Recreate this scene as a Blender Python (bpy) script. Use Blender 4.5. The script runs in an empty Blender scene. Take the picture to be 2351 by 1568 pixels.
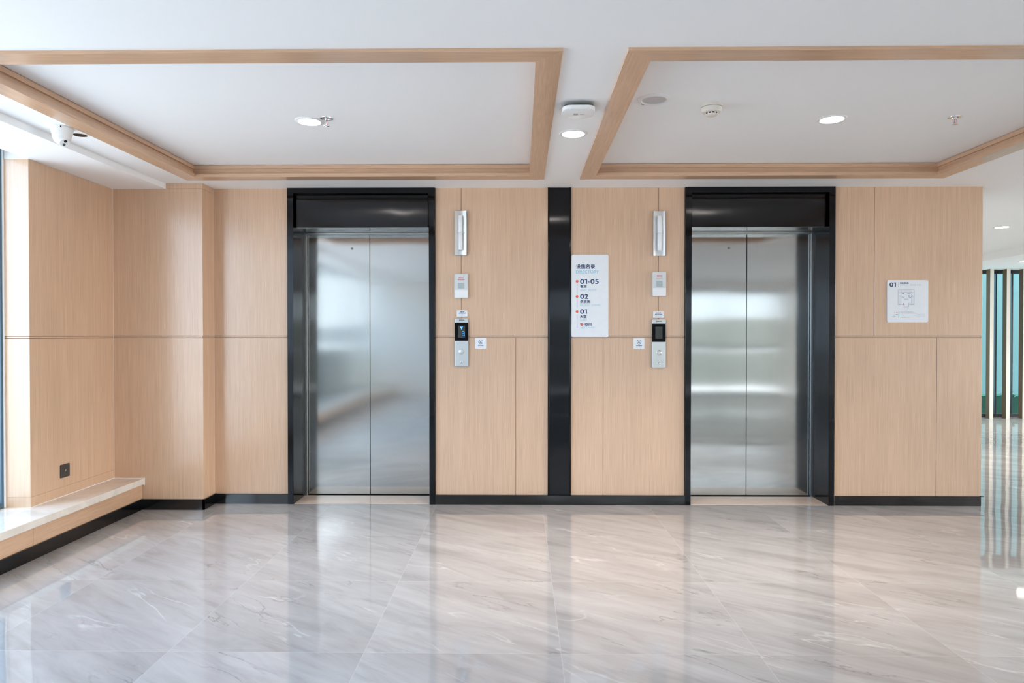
import bpy, bmesh, math, random
from mathutils import Vector, Matrix
random.seed(7)
SC = bpy.context.scene
COL = SC.collection
PI = math.pi

# ------------------------------------------------------------------ camera
cam_d = bpy.data.cameras.new('camera')
cam_d.sensor_fit = 'HORIZONTAL'
cam_d.sensor_width = 36.0
cam_d.lens = 36.0 * 1558.0 / 2351.0
cam_d.clip_start = 0.05
cam_d.clip_end = 200
cam = bpy.data.objects.new('camera', cam_d)
COL.objects.link(cam)
cam.location = (0.0, -5.147, 1.287)
cam.rotation_euler = (math.radians(90 - 0.5516), 0, math.radians(0.7355))
SC.camera = cam

# ------------------------------------------------------------------ render look
SC.view_settings.view_transform = 'Standard'
SC.view_settings.look = 'None'
SC.view_settings.gamma = 1.0
SC.view_settings.use_curve_mapping = False
SC.view_settings.exposure = -0.23
SC.cycles.use_denoising = True
SC.cycles.adaptive_threshold = 0.015
SC.cycles.max_bounces = 12
SC.cycles.diffuse_bounces = 8
SC.cycles.glossy_bounces = 5
SC.cycles.transparent_max_bounces = 8
SC.cycles.caustics_reflective = False
SC.cycles.caustics_refractive = False
SC.cycles.sample_clamp_indirect = 6.0

# ------------------------------------------------------------------ world: bright overcast daylight
W = bpy.data.worlds.new('overcast_sky')
SC.world = W
W.use_nodes = True
wn = W.node_tree
wn.nodes.clear()
w_out = wn.nodes.new('ShaderNodeOutputWorld')
w_bg = wn.nodes.new('ShaderNodeBackground')
w_bg.inputs['Strength'].default_value = 8.5
w_tc = wn.nodes.new('ShaderNodeTexCoord')
w_sep = wn.nodes.new('ShaderNodeSeparateXYZ')
# the sky is bluer beyond the tall window and whiter and brighter on the sun's side
w_ramp = wn.nodes.new('ShaderNodeValToRGB')
w_map = wn.nodes.new('ShaderNodeMapRange')
w_map.inputs['From Min'].default_value = -1.0
w_map.inputs['From Max'].default_value = 1.0
els = w_ramp.color_ramp.elements
els[0].position, els[0].color = 0.0, (0.27, 0.66, 1.18, 1)
els[1].position, els[1].color = 1.0, (2.85, 2.88, 2.90, 1)
els.new(0.5).color = (0.985, 0.97, 0.91, 1)
wn.links.new(w_tc.outputs['Generated'], w_sep.inputs[0])
wn.links.new(w_sep.outputs['X'], w_map.inputs['Value'])
wn.links.new(w_map.outputs[0], w_ramp.inputs[0])
wn.links.new(w_ramp.outputs[0], w_bg.inputs['Color'])
wn.links.new(w_bg.outputs[0], w_out.inputs['Surface'])


def portal(name, loc, rot, sx, sy):
    """A sampling portal in a window opening: it lets the sky's light in and gives none of its own."""
    d = bpy.data.lights.new(name, 'AREA')
    d.shape = 'RECTANGLE'
    d.size, d.size_y = sx, sy
    d.cycles.is_portal = True
    o = bpy.data.objects.new(name, d)
    COL.objects.link(o)
    o.location = loc
    o.rotation_euler = rot


portal('window_portal', (-3.25, -5.0, 1.35), (0, -PI / 2, 0), 2.25, 7.9)
portal('window_portal', (3.0, -9.17, 1.12), (PI / 2, 0, 0), 5.4, 2.2)
portal('window_portal', (7.17, -4.5, 1.12), (0, PI / 2, 0), 2.2, 9.0)
portal('window_portal', (11.17, 3.0, 1.12), (0, PI / 2, 0), 2.2, 4.6)
portal('window_portal', (8.6, 5.62, 1.2), (-PI / 2, 0, 0), 4.6, 2.3)

# ------------------------------------------------------------------ materials


class Mat:
    def __init__(self, name):
        self.m = bpy.data.materials.new(name)
        self.m.use_nodes = True
        self.t = self.m.node_tree
        self.b = self.t.nodes['Principled BSDF']
        self.out = self.t.nodes['Material Output']

    def n(self, kind, **kw):
        nd = self.t.nodes.new('ShaderNode' + kind)
        for k, v in kw.items():
            setattr(nd, k, v)
        return nd

    def l(self, a, b):
        self.t.links.new(a, b)

    def math(self, op, a, b=None):
        nd = self.n('Math', operation=op)
        for i, v in enumerate((a, b)):
            if v is None:
                continue
            if isinstance(v, (int, float)):
                nd.inputs[i].default_value = v
            else:
                self.l(v, nd.inputs[i])
        return nd.outputs[0]

    def mix(self, fac, a, b, mode='MIX'):
        nd = self.n('Mix', data_type='RGBA', blend_type=mode)
        if isinstance(fac, (int, float)):
            nd.inputs[0].default_value = fac
        else:
            self.l(fac, nd.inputs[0])
        for i, v in ((6, a), (7, b)):
            if isinstance(v, tuple):
                nd.inputs[i].default_value = (*v, 1) if len(v) == 3 else v
            else:
                self.l(v, nd.inputs[i])
        return nd.outputs[2]

    def noise(self, vec, scale, detail=3, rough=0.5, distort=0.0):
        nd = self.n('TexNoise')
        nd.inputs['Scale'].default_value = scale
        nd.inputs['Detail'].default_value = detail
        nd.inputs['Roughness'].default_value = rough
        nd.inputs['Distortion'].default_value = distort
        self.l(vec, nd.inputs['Vector'])
        return nd.outputs['Fac']

    def obj(self, scale=(1, 1, 1), rot=(0, 0, 0)):
        tc = self.n('TexCoord')
        mp = self.n('Mapping')
        mp.inputs['Scale'].default_value = scale
        mp.inputs['Rotation'].default_value = rot
        self.l(tc.outputs['Object'], mp.inputs['Vector'])
        return mp.outputs[0]

    def ramp(self, fac, stops):
        nd = self.n('ValToRGB')
        e = nd.color_ramp.elements
        while len(e) < len(stops):
            e.new(0.5)
        for k, (p, c) in enumerate(stops):
            e[k].position = p
            e[k].color = (*c, 1) if len(c) == 3 else c
        self.l(fac, nd.inputs[0])
        return nd.outputs[0]

    def set(self, **kw):
        for k, v in kw.items():
            k = k.replace('_', ' ')
            if isinstance(v, tuple) and len(v) == 3:
                v = (*v, 1)
            self.b.inputs[k].default_value = v
        return self


def plain(name, col, rough=0.5, metal=0.0, spec=0.5, var=0.03, scale=30):
    """A plain paint, plastic or metal with a slight unevenness of tone."""
    M = Mat(name)
    f = M.noise(M.obj(), scale, 2)
    a = tuple(c * (1 - var) for c in col)
    b = tuple(min(1, c * (1 + var)) for c in col)
    M.l(M.mix(f, a, b), M.b.inputs['Base Color'])
    M.set(Roughness=rough, Metallic=metal)
    M.b.inputs['Specular IOR Level'].default_value = spec
    return M


def wood(name, axis, base=(0.635, 0.43, 0.293), rough=0.20, spec=0.65):
    """Straight-grained pale veneer; the grain runs along the axis."""
    M = Mat(name)
    s = {'X': (0.02, 1, 1), 'Y': (1, 0.02, 1), 'Z': (1, 1, 0.012)}[axis]
    v = M.obj(s)
    fine = M.noise(v, 330, 2, 0.55)
    mid = M.noise(v, 60, 2, 0.5)
    broad = M.noise(M.obj(tuple(0.25 if c < 0.1 else c for c in s)), 3.0, 2)
    dk = tuple(c * 0.88 for c in base)
    lt = tuple(c * 1.09 for c in base)
    c1 = M.ramp(fine, [(0.30, dk), (0.70, lt)])
    c2 = M.ramp(mid, [(0.30, (0.955, 0.95, 0.945)), (0.72, (1.03, 1.03, 1.03))])
    c3 = M.ramp(broad, [(0.3, (0.955, 0.95, 0.94)), (0.7, (1.03, 1.03, 1.03))])
    c = M.mix(1.0, c1, c2, 'MULTIPLY')
    c = M.mix(1.0, c, c3, 'MULTIPLY')
    M.l(c, M.b.inputs['Base Color'])
    M.set(Roughness=rough)
    M.b.inputs['Specular IOR Level'].default_value = spec
    bp = M.n('Bump')
    bp.inputs['Strength'].default_value = 0.25
    bp.inputs['Distance'].default_value = 0.0004
    M.l(fine, bp.inputs['Height'])
    M.l(bp.outputs[0], M.b.inputs['Normal'])
    return M.m


WOOD_Z = wood('veneer_vertical', 'Z')
WOOD_X = wood('veneer_along_wall', 'X', (0.58, 0.375, 0.245))
WOOD_Y = wood('veneer_front_to_back', 'Y', (0.58, 0.375, 0.245))
WOOD_DARK = wood('walnut_fin', 'Z', (0.17, 0.105, 0.062), 0.6, 0.15)
SEALANT = plain('pale_corner_sealant', (0.74, 0.66, 0.58), 0.6).m
GROOVE = plain('joint_backing_brown', (0.30, 0.19, 0.125), 0.7).m  # darker brown backing board that shows in the panel joints
WHITE = plain('ceiling_paint', (0.90, 0.90, 0.895), 0.75, spec=0.2, var=0.006, scale=3).m
PLASTER = plain('plaster_paint', (0.80, 0.80, 0.79), 0.7, spec=0.2, var=0.015, scale=6).m


def floor_mat():
    M = Mat('polished_marble_tile')
    tc = M.n('TexCoord')
    sp = M.n('SeparateXYZ')
    M.l(tc.outputs['Object'], sp.inputs[0])
    T = 0.798
    fx = M.math('DIVIDE', M.math('SUBTRACT', sp.outputs[0], 0.163), T)
    fy = M.math('DIVIDE', M.math('ADD', sp.outputs[1], 2.418), T)
    ix, iy = M.math('FLOOR', fx), M.math('FLOOR', fy)
    rx, ry = M.math('FRACT', fx), M.math('FRACT', fy)
    # joint mask
    dx = M.math('MINIMUM', rx, M.math('SUBTRACT', 1.0, rx))
    dy = M.math('MINIMUM', ry, M.math('SUBTRACT', 1.0, ry))
    d = M.math('MINIMUM', dx, dy)
    joint = M.math('LESS_THAN', d, 0.0016)
    # each tile cut from another place of the slab
    wc = M.n('CombineXYZ')
    M.l(ix, wc.inputs[0]); M.l(iy, wc.inputs[1])
    wnz = M.n('TexWhiteNoise', noise_dimensions='2D')
    M.l(wc.outputs[0], wnz.inputs['Vector'])
    vs = M.n('VectorMath', operation='MULTIPLY')
    M.l(wnz.outputs['Color'], vs.inputs[0])
    vs.inputs[1].default_value = (7, 7, 0)
    va = M.n('VectorMath', operation='ADD')
    M.l(tc.outputs['Object'], va.inputs[0]); M.l(vs.outputs[0], va.inputs[1])
    rot = M.n('Mapping')
    rot.inputs['Rotation'].default_value = (0, 0, math.radians(34))
    M.l(va.outputs[0], rot.inputs['Vector'])
    st = M.n('Mapping')
    st.inputs['Scale'].default_value = (0.26, 1.35, 1)
    M.l(rot.outputs[0], st.inputs['Vector'])
    cloud = M.noise(st.outputs[0], 1.9, 6, 0.58, 0.6)
    streak = M.noise(st.outputs[0], 7.5, 5, 0.62, 0.9)
    c = M.ramp(cloud, [(0.22, (0.315, 0.293, 0.283)), (0.50, (0.395, 0.372, 0.362)), (0.80, (0.49, 0.47, 0.46))])
    c2 = M.ramp(streak, [(0.28, (0.80, 0.795, 0.79)), (0.5, (1.0, 1.0, 1.0)), (0.74, (1.14, 1.14, 1.14))])
    c = M.mix(0.9, c, c2, 'MULTIPLY')
    # thin veins: ridges of a distorted noise
    vn = M.noise(st.outputs[0], 2.6, 4, 0.52, 0.45)
    ridge = M.math('ABSOLUTE', M.math('SUBTRACT', vn, 0.5))
    gate = M.noise(va.outputs[0], 2.3, 2)
    pale = M.math('MULTIPLY', M.ramp_fac(ridge, 0.0, 0.010), M.ramp_fac2(gate, 0.50, 0.64))
    c = M.mix(M.math('MULTIPLY', pale, 0.42), c, (0.70, 0.68, 0.66))
    vn2 = M.noise(st.outputs[0], 3.7, 5, 0.55, 0.5)
    ridge2 = M.math('ABSOLUTE', M.math('SUBTRACT', vn2, 0.47))
    gate2 = M.noise(va.outputs[0], 1.7, 2)
    dark = M.math('MULTIPLY', M.ramp_fac(ridge2, 0.0, 0.009), M.ramp_fac2(gate2, 0.5, 0.62))
    c = M.mix(M.math('MULTIPLY', dark, 0.55), c, (0.15, 0.14, 0.135))
    c = M.mix(M.math('MULTIPLY', joint, 0.34), c, (0.60, 0.60, 0.61))
    M.l(c, M.b.inputs['Base Color'])
    M.set(Roughness=0.03, IOR=1.62)
    M.b.inputs['Specular IOR Level'].default_value = 0.5
    h = M.noise(tc.outputs['Object'], 2.6, 1, 0.4)
    bp = M.n('Bump')
    bp.inputs['Strength'].default_value = 1.0
    bp.inputs['Distance'].default_value = 0.0016
    M.l(h, bp.inputs['Height'])
    M.l(bp.outputs[0], M.b.inputs['Normal'])
    return M.m


def _ramp_fac(self, x, lo, hi):
    """1 at lo falling to 0 at hi."""
    mr = self.n('MapRange')
    mr.inputs['From Min'].default_value = lo
    mr.inputs['From Max'].default_value = hi
    mr.inputs['To Min'].default_value = 1
    mr.inputs['To Max'].default_value = 0
    self.l(x, mr.inputs['Value'])
    return mr.outputs[0]


def _ramp_fac2(self, x, lo, hi):
    """0 at lo rising to 1 at hi."""
    mr = self.n('MapRange')
    mr.inputs['From Min'].default_value = lo
    mr.inputs['From Max'].default_value = hi
    self.l(x, mr.inputs['Value'])
    return mr.outputs[0]


Mat.ramp_fac = _ramp_fac
Mat.ramp_fac2 = _ramp_fac2
FLOOR = floor_mat()


def stone(name, base, rough, amt=0.12):
    M = Mat(name)
    v = M.obj((1, 1, 1))
    f = M.noise(v, 6, 6, 0.6, 0.8)
    a = tuple(c * (1 - amt) for c in base)
    b = tuple(min(1, c * (1 + amt)) for c in base)
    M.l(M.ramp(f, [(0.3, a), (0.7, b)]), M.b.inputs['Base Color'])
    M.set(Roughness=rough)
    return M.m


MARBLE = stone('white_sill_marble', (0.70, 0.645, 0.58), 0.07)
THRESH = stone('beige_threshold_stone', (0.80, 0.63, 0.50), 0.12, 0.05)


def wavy_metal(name, col, rough, wave_scale, wave_dist, aniso=0.0, arot=0.0, metal=1.0, fine=0.0):
    """Sheet metal that is not perfectly flat: mirrored edges come out wavy."""
    M = Mat(name)
    M.set(Base_Color=col, Metallic=metal, Roughness=rough)
    v = M.obj()
    h = M.noise(v, wave_scale, 1, 0.3)
    if fine:
        g = M.noise(M.obj((1, 1, 0.004)), 420, 2, 0.6)
        rr = M.n('MapRange')
        rr.inputs['To Min'].default_value = rough * (1 - fine)
        rr.inputs['To Max'].default_value = rough * (1 + fine)
        M.l(g, rr.inputs['Value'])
        M.l(rr.outputs[0], M.b.inputs['Roughness'])
        lo = tuple(c * 0.93 for c in col)
        hi = tuple(min(1, c * 1.05) for c in col)
        M.l(M.mix(g, lo, hi), M.b.inputs['Base Color'])
    if aniso:
        M.b.inputs['Anisotropic'].default_value = aniso
        M.b.inputs['Anisotropic Rotation'].default_value = arot
        tg = M.n('Tangent', direction_type='RADIAL', axis='Z')
        M.l(tg.outputs[0], M.b.inputs['Tangent'])
    bp = M.n('Bump')
    bp.inputs['Strength'].default_value = 1.0
    bp.inputs['Distance'].default_value = wave_dist
    M.l(h, bp.inputs['Height'])
    M.l(bp.outputs[0], M.b.inputs['Normal'])
    return M.m


DOOR_STEEL = wavy_metal('hairline_steel', (0.52, 0.52, 0.51), 0.10, 2.4, 0.0011, aniso=0.85, arot=0.0, fine=0.12)
STRIP_STEEL = wavy_metal('bright_steel', (0.44, 0.44, 0.43), 0.34, 5, 0.0006)
SOFFIT_STEEL = wavy_metal('dark_soffit_steel', (0.26, 0.27, 0.275), 0.22, 4, 0.0010)
PLATE_STEEL = wavy_metal('satin_steel_plate', (0.70, 0.71, 0.71), 0.34, 8, 0.0004, fine=0.2)
BLACK_METAL = wavy_metal('black_mirror_metal', (0.030, 0.031, 0.034), 0.14, 3.0, 0.0010, aniso=0.97)
BLACK_WAVY = wavy_metal('black_mirror_transom', (0.040, 0.041, 0.044), 0.155, 3.4, 0.0024, aniso=0.98)
BLACK_SKIRT = wavy_metal('black_skirting_metal', (0.065, 0.067, 0.069), 0.10, 6.0, 0.0012)
CHROME = plain('chrome', (0.75, 0.75, 0.76), 0.12, 1.0).m
DARK_VOID = plain('shaft_dark', (0.008, 0.008, 0.009), 0.8, spec=0.1).m
BLACK_GLOSS = plain('black_display_glass', (0.006, 0.006, 0.007), 0.10, spec=0.06).m
SCREEN = plain('unlit_lcd_grey', (0.060, 0.062, 0.057), 0.3, spec=0.1).m
PLASTIC_W = plain('white_plastic', (0.82, 0.82, 0.81), 0.4).m
PLASTIC_G = plain('grey_white_plastic', (0.62, 0.64, 0.63), 0.4).m
PLASTIC_C = plain('cream_plastic', (0.74, 0.69, 0.62), 0.45).m
PLASTIC_D = plain('dark_grey_plastic', (0.045, 0.04, 0.037), 0.35).m
WINDOW_COVER = plain('grey_clear_cover', (0.40, 0.46, 0.46), 0.12).m
SIGN_WHITE = plain('white_sign_board', (0.80, 0.81, 0.82), 0.30).m
NAVY = plain('navy_ink', (0.012, 0.050, 0.135), 0.5).m
SKYBLUE = plain('light_blue_ink', (0.14, 0.50, 0.66), 0.5).m
PALEBLUE = plain('pale_blue_ink', (0.36, 0.60, 0.70), 0.5).m
ORANGE = plain('orange_red_ink', (0.74, 0.11, 0.055), 0.5).m
RED = plain('red_ink', (0.62, 0.10, 0.12), 0.5).m
GREEN = plain('green_ink', (0.02, 0.32, 0.26), 0.5).m
GREYINK = plain('grey_ink', (0.44, 0.46, 0.52), 0.5).m
GREYLINE = plain('grey_blue_ink', (0.33, 0.35, 0.45), 0.5).m
BLACKINK = plain('black_ink', (0.02, 0.02, 0.02), 0.5).m
GREYPATCH = plain('grey_mark', (0.42, 0.42, 0.42), 0.5).m
OPAL = plain('opal_tube', (0.86, 0.87, 0.88), 0.25).m
GRILLE = plain('speaker_grille', (0.58, 0.56, 0.56), 0.6).m
LENSBLACK = plain('camera_lens_glass', (0.012, 0.012, 0.018), 0.05).m
LENSGREY = plain('infrared_window', (0.05, 0.07, 0.075), 0.08).m
BULB_RED = plain('red_glass_bulb', (0.62, 0.10, 0.13), 0.1).m
FRAME_SKY_TINT = plain('sky_tinted_window_metal', (0.055, 0.105, 0.15), 0.3, spec=0.5).m  # dark grey metal with the reflected sky's blue put into its colour
FRAME_BLACK = plain('black_window_metal', (0.02, 0.022, 0.026), 0.35).m
CAULK = plain('white_sealant', (0.82, 0.84, 0.85), 0.6).m
MULLION = plain('pale_window_mullion', (0.80, 0.80, 0.78), 0.4).m
CREAM_EDGE = plain('cream_fin_edge', (0.82, 0.77, 0.69), 0.45).m
LEAF = plain('hedge_leaf', (0.03, 0.11, 0.07), 0.6, var=0.5, scale=40).m
LEAF_ADDED = plain('added_hedge_leaf', (0.125, 0.15, 0.145), 0.7, var=0.25, scale=20).m  # muted tone of the added hedge, chosen for its reflection in the doors
PAVING = plain('outside_paving', (0.68, 0.68, 0.68), 0.8, var=0.06, scale=2).m
TEALWALL = plain('pale_teal_render', (0.095, 0.132, 0.142), 0.7, var=0.03, scale=1).m
LOBBY_WALL = plain('lobby_paint', (0.72, 0.69, 0.65), 0.7, spec=0.2, var=0.02, scale=2).m


def emis(name, col, s):
    M = Mat(name)
    M.set(Base_Color=col)
    M.b.inputs['Emission Color'].default_value = (*col, 1)
    M.b.inputs['Emission Strength'].default_value = s
    return M.m


LAMP = emis('lit_lamp_diffuser', (1.0, 0.91, 0.80), 70.0)
LED = emis('blue_led_segment', (0.10, 0.42, 1.0), 1.3)


def glass(name, tint, refl=1.0):
    """A thin pane: tinted see-through with a mirror-like sheen that grows at grazing angles."""
    M = Mat(name)
    M.t.nodes.remove(M.b)
    tr = M.n('BsdfTransparent')
    tr.inputs[0].default_value = (*tint, 1)
    gl = M.n('BsdfGlossy')
    gl.inputs['Roughness'].default_value = 0.02
    fr = M.n('Fresnel')
    fr.inputs[0].default_value = 1.45
    mx = M.n('MixShader')
    M.l(M.math('MULTIPLY', fr.outputs[0], refl), mx.inputs[0])
    M.l(tr.outputs[0], mx.inputs[1])
    M.l(gl.outputs[0], mx.inputs[2])
    M.l(mx.outputs[0], M.out.inputs['Surface'])
    return M.m


GLASS_CLEAR = glass('clear_pane', (0.93, 0.95, 0.95))
GLASS_TEAL = glass('teal_pane', (0.43, 0.70, 0.70))

# ------------------------------------------------------------------ mesh helpers


class MB:
    """Collects shapes and links them as one mesh object."""

    def __init__(self):
        self.bm = bmesh.new()
        self.mats = []
        self.cur = 0

    def mat(self, m):
        if m not in self.mats:
            self.mats.append(m)
        self.cur = self.mats.index(m)
        return self

    def _tag(self, faces):
        for f in faces:
            f.material_index = self.cur

    def box(self, x0, x1, y0, y1, z0, z1, bevel=0.0, seg=2):
        g = bmesh.ops.create_cube(self.bm, size=1.0)
        vs = g['verts']
        for v in vs:
            v.co = Vector(((x0 + x1) / 2 + v.co.x * (x1 - x0), (y0 + y1) / 2 + v.co.y * (y1 - y0), (z0 + z1) / 2 + v.co.z * (z1 - z0)))
        fs = list({f for v in vs for f in v.link_faces})
        self._tag(fs)
        if bevel > 0:
            es = list({e for v in vs for e in v.link_edges})
            r = bmesh.ops.bevel(self.bm, geom=es, offset=bevel, segments=seg, affect='EDGES', profile=0.5, clamp_overlap=True)
            self._tag(r['faces'])
        return self

    def quad(self, pts):
        vs = [self.bm.verts.new(p) for p in pts]
        f = self.bm.faces.new(vs)
        f.material_index = self.cur
        return self

    def prism(self, pts, d, bevel=0.0):
        """Extrude a closed outline (list of 3D points, counter-clockwise seen against d) along the vector d."""
        a = [self.bm.verts.new(p) for p in pts]
        b = [self.bm.verts.new(Vector(p) + Vector(d)) for p in pts]
        n = len(pts)
        fs = [self.bm.faces.new(a[::-1]), self.bm.faces.new(b)]
        for i in range(n):
            fs.append(self.bm.faces.new((a[i], a[(i + 1) % n], b[(i + 1) % n], b[i])))
        self._tag(fs)
        if bevel > 0:
            es = list(fs[1].edges)
            r = bmesh.ops.bevel(self.bm, geom=es, offset=bevel, segments=2, affect='EDGES', profile=0.5, clamp_overlap=True)
            self._tag(r['faces'])
        return self

    def plate(self, x0, x1, z0, z1, yb, yf, r=0.006, bevel=0.001, seg=5):
        """A plate standing against a wall, its rounded front facing -Y (yf < yb)."""
        bevel = min(bevel, r * 0.8, abs(yf - yb) * 0.8)
        rings = []
        for ins, y in ((0.0, yb), (0.0, yf + bevel), (bevel * 0.3, yf + bevel * 0.3), (bevel, yf)):
            ring = []
            for cx, cz, a0 in ((x1 - r, z1 - r, 0), (x0 + r, z1 - r, 90), (x0 + r, z0 + r, 180), (x1 - r, z0 + r, 270)):
                for k in range(seg + 1):
                    a = math.radians(a0 + 90 * k / seg)
                    ring.append(self.bm.verts.new((cx + (r - ins) * math.cos(a), y, cz + (r - ins) * math.sin(a))))
            rings.append(ring)
        n = len(rings[0])
        fs = [self.bm.faces.new(rings[0]), self.bm.faces.new(rings[-1][::-1])]
        for p, q in zip(rings, rings[1:]):
            for i in range(n):
                fs.append(self.bm.faces.new((p[i], q[i], q[(i + 1) % n], p[(i + 1) % n])))
        self._tag(fs)
        return self

    def lathe(self, prof, c=(0, 0, 0), seg=40, M=None):
        """Spin a profile of (radius, height) about Z; radius 0 closes the end."""
        rings = []
        for r, z in prof:
            if r <= 1e-6:
                rings.append([self.bm.verts.new((c[0], c[1], c[2] + z))])
            else:
                rings.append([self.bm.verts.new((c[0] + r * math.cos(2 * PI * k / seg), c[1] + r * math.sin(2 * PI * k / seg), c[2] + z)) for k in range(seg)])
        fs = []
        for a, b in zip(rings, rings[1:]):
            if len(a) == 1 and len(b) == 1:
                continue
            for k in range(seg):
                k2 = (k + 1) % seg
                if len(a) == 1:
                    fs.append(self.bm.faces.new((a[0], b[k2], b[k])))
                elif len(b) == 1:
                    fs.append(self.bm.faces.new((a[k], a[k2], b[0])))
                else:
                    fs.append(self.bm.faces.new((a[k], a[k2], b[k2], b[k])))
        self._tag(fs)
        if M is not None:
            for v in {v for rg in rings for v in rg}:
                v.co = M @ v.co
        return self

    def build(self, name, mat=None, parent=None, smooth=False, loc=None):
        bmesh.ops.recalc_face_normals(self.bm, faces=self.bm.faces)
        me = bpy.data.meshes.new(name)
        self.bm.to_mesh(me)
        self.bm.free()
        for m in ([mat] if mat else self.mats):
            me.materials.append(m)
        if smooth:
            for p in me.polygons:
                p.use_smooth = True
            try:
                me.set_sharp_from_angle(angle=math.radians(38))
            except Exception:
                pass
        o = bpy.data.objects.new(name, me)
        COL.objects.link(o)
        if loc is not None:
            o.location = loc
        if parent is not None:
            o.parent = parent
        return o


def empty(name, loc, label, cat, group=None):
    o = bpy.data.objects.new(name, None)
    COL.objects.link(o)
    o.location = loc
    o.empty_display_size = 0.05
    tag(o, label, cat, group)
    return o


def tag(o, label=None, cat=None, group=None, kind=None):
    if label: o['label'] = label
    if cat: o['category'] = cat
    if group: o['group'] = group
    if kind: o['kind'] = kind
    return o


def struct(o, label=None):
    o['kind'] = 'structure'
    if label: o['label'] = label
    return o


def copy_tree(o, parent=None):
    c = o.copy()
    COL.objects.link(c)
    if parent is not None:
        c.parent = parent
    for ch in list(o.children):
        copy_tree(ch, c)
    return c


def text_verts(s, bold=0.0):
    cu = bpy.data.curves.new('lettering', 'FONT')
    cu.body = s
    cu.size = 1.0
    cu.resolution_u = 3
    cu.offset = bold
    cu.extrude = 0.0
    o = bpy.data.objects.new('lettering', cu)
    COL.objects.link(o)
    dg = bpy.context.evaluated_depsgraph_get()
    me = bpy.data.meshes.new_from_object(o.evaluated_get(dg))
    bpy.data.objects.remove(o)
    bpy.data.curves.remove(cu)
    return me


def put_text(mb, s, x0, x1, z0, z1, y, bold=0.0):
    """Lettering fitted into a box on a wall, facing -Y; bold thickens the strokes by overlaying shifted copies."""
    me = text_verts(s)
    xs = [v.co.x for v in me.vertices]
    ys = [v.co.y for v in me.vertices]
    ax, bx_, ay, by_ = min(xs), max(xs), min(ys), max(ys)
    d = bold * (z1 - z0)
    offs = [(0.0, 0.0)] if d <= 0 else [(-d, -d), (d, -d), (-d, d), (d, d), (0, 0)]
    for k, (ox, oz) in enumerate(offs):
        vs = [mb.bm.verts.new((x0 + d + (v.co.x - ax) / (bx_ - ax) * (x1 - x0 - 2 * d) + ox, y - 0.00001 * k, z0 + d + (v.co.y - ay) / (by_ - ay) * (z1 - z0 - 2 * d) + oz)) for v in me.vertices]
        for p in me.polygons:
            try:
                f = mb.bm.faces.new([vs[i] for i in p.vertices])
                f.material_index = mb.cur
            except ValueError:
                pass
    bpy.data.meshes.remove(me)


def put_number(mb, s, x0, x1, z0, z1, y, bold=0.035):
    """Bold digits with a flagged 1."""
    wd = {'0': 0.80, '1': 0.46, '2': 0.70, '5': 0.70, '-': 0.44}
    gap = 0.10
    tot = sum(wd[c] for c in s) + gap * (len(s) - 1)
    k = (x1 - x0) / tot
    h = z1 - z0
    x = x0
    for c in s:
        a, b = x, x + wd[c] * k
        if c == '1':
            st = 0.20 * h
            mb.box(b - st, b, y, y + 0.0002, z0, z1)
            mb.quad([(b - st, y, z1), (a, y, z1 - 0.10 * h), (a, y, z1 - 0.27 * h), (b - st, y, z1 - 0.19 * h)])
        elif c == '-':
            mb.box(a + 0.03 * h, b - 0.03 * h, y, y + 0.0002, z0 + 0.32 * h, z0 + 0.47 * h)
        else:
            put_text(mb, c, a, b, z0, z1, y, bold)
        x = b + gap * k


H = 2.40

# ------------------------------------------------------------------ floor and ceiling
m = MB()
m.quad([(-3.4, -9.2, 0), (11.2, -9.2, 0), (11.2, 5.8, 0), (-3.4, 5.8, 0)])
struct(m.build('floor', FLOOR), 'polished grey beige marble tile floor')

T1 = (-2.377, 0.164, -2.505, -0.330)
T2 = (0.417, 2.968, -2.505, -0.330)
TRAY = 2.475
m = MB()
xs = sorted([-2.607, T1[0], T1[1], T2[0], T2[1], 6.32])
ys = sorted([-9.2, -2.505, -0.330, 5.8])
for i in range(len(xs) - 1):
    for j in range(len(ys) - 1):
        cx, cy = (xs[i] + xs[i + 1]) / 2, (ys[j] + ys[j + 1]) / 2
        if any(t[0] < cx < t[1] and t[2] < cy < t[3] for t in (T1, T2)):
            continue
        m.quad([(xs[i], ys[j], H), (xs[i], ys[j + 1], H), (xs[i + 1], ys[j + 1], H), (xs[i + 1], ys[j], H)])
for t in (T1, T2):
    m.box(t[0] - 0.01, t[1] + 0.01, t[2] - 0.01, t[3] + 0.01, TRAY, TRAY + 0.02)
m.quad([(T1[0], T1[2], H), (T1[0], T1[3], H), (T1[0], T1[3], TRAY), (T1[0], T1[2], TRAY)])
m.quad([(-2.607, -9.2, 2.36), (-2.607, -0.185, 2.36), (-2.607, -0.185, H), (-2.607, -9.2, H)])      # lowered strip along the window wall
m.quad([(-3.0, -9.2, 2.36), (-3.0, -0.185, 2.36), (-2.607, -0.185, 2.36), (-2.607, -9.2, 2.36)])
m.quad([(-3.0, -9.2, 2.36), (-3.0, -1.04, 2.36), (-3.0, -1.04, 2.46), (-3.0, -9.2, 2.46)])
m.quad([(-3.4, -9.2, 2.46), (-3.4, -1.04, 2.46), (-3.0, -1.04, 2.46), (-3.0, -9.2, 2.46)])
m.quad([(6.32, -9.2, 2.30), (6.32, 5.8, 2.30), (6.32, 5.8, H), (6.32, -9.2, H)])                    # lowered strip over the far lobby
m.quad([(6.32, -9.2, 2.30), (11.2, -9.2, 2.30), (11.2, 5.8, 2.30), (6.32, 5.8, 2.30)])
m.box(-3.4, 11.2, -9.2, 5.8, 2.62, 2.66)
struct(m.build('ceiling', WHITE), 'white painted ceiling with two shallow recesses')

# wooden frames of the two recesses
PROF = [(0, 2.387), (0.104, 2.387), (0.104, 2.411), (0.082, 2.411), (0.082, 2.447), (0.095, 2.447), (0.095, 2.472), (0, 2.472)]


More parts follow.
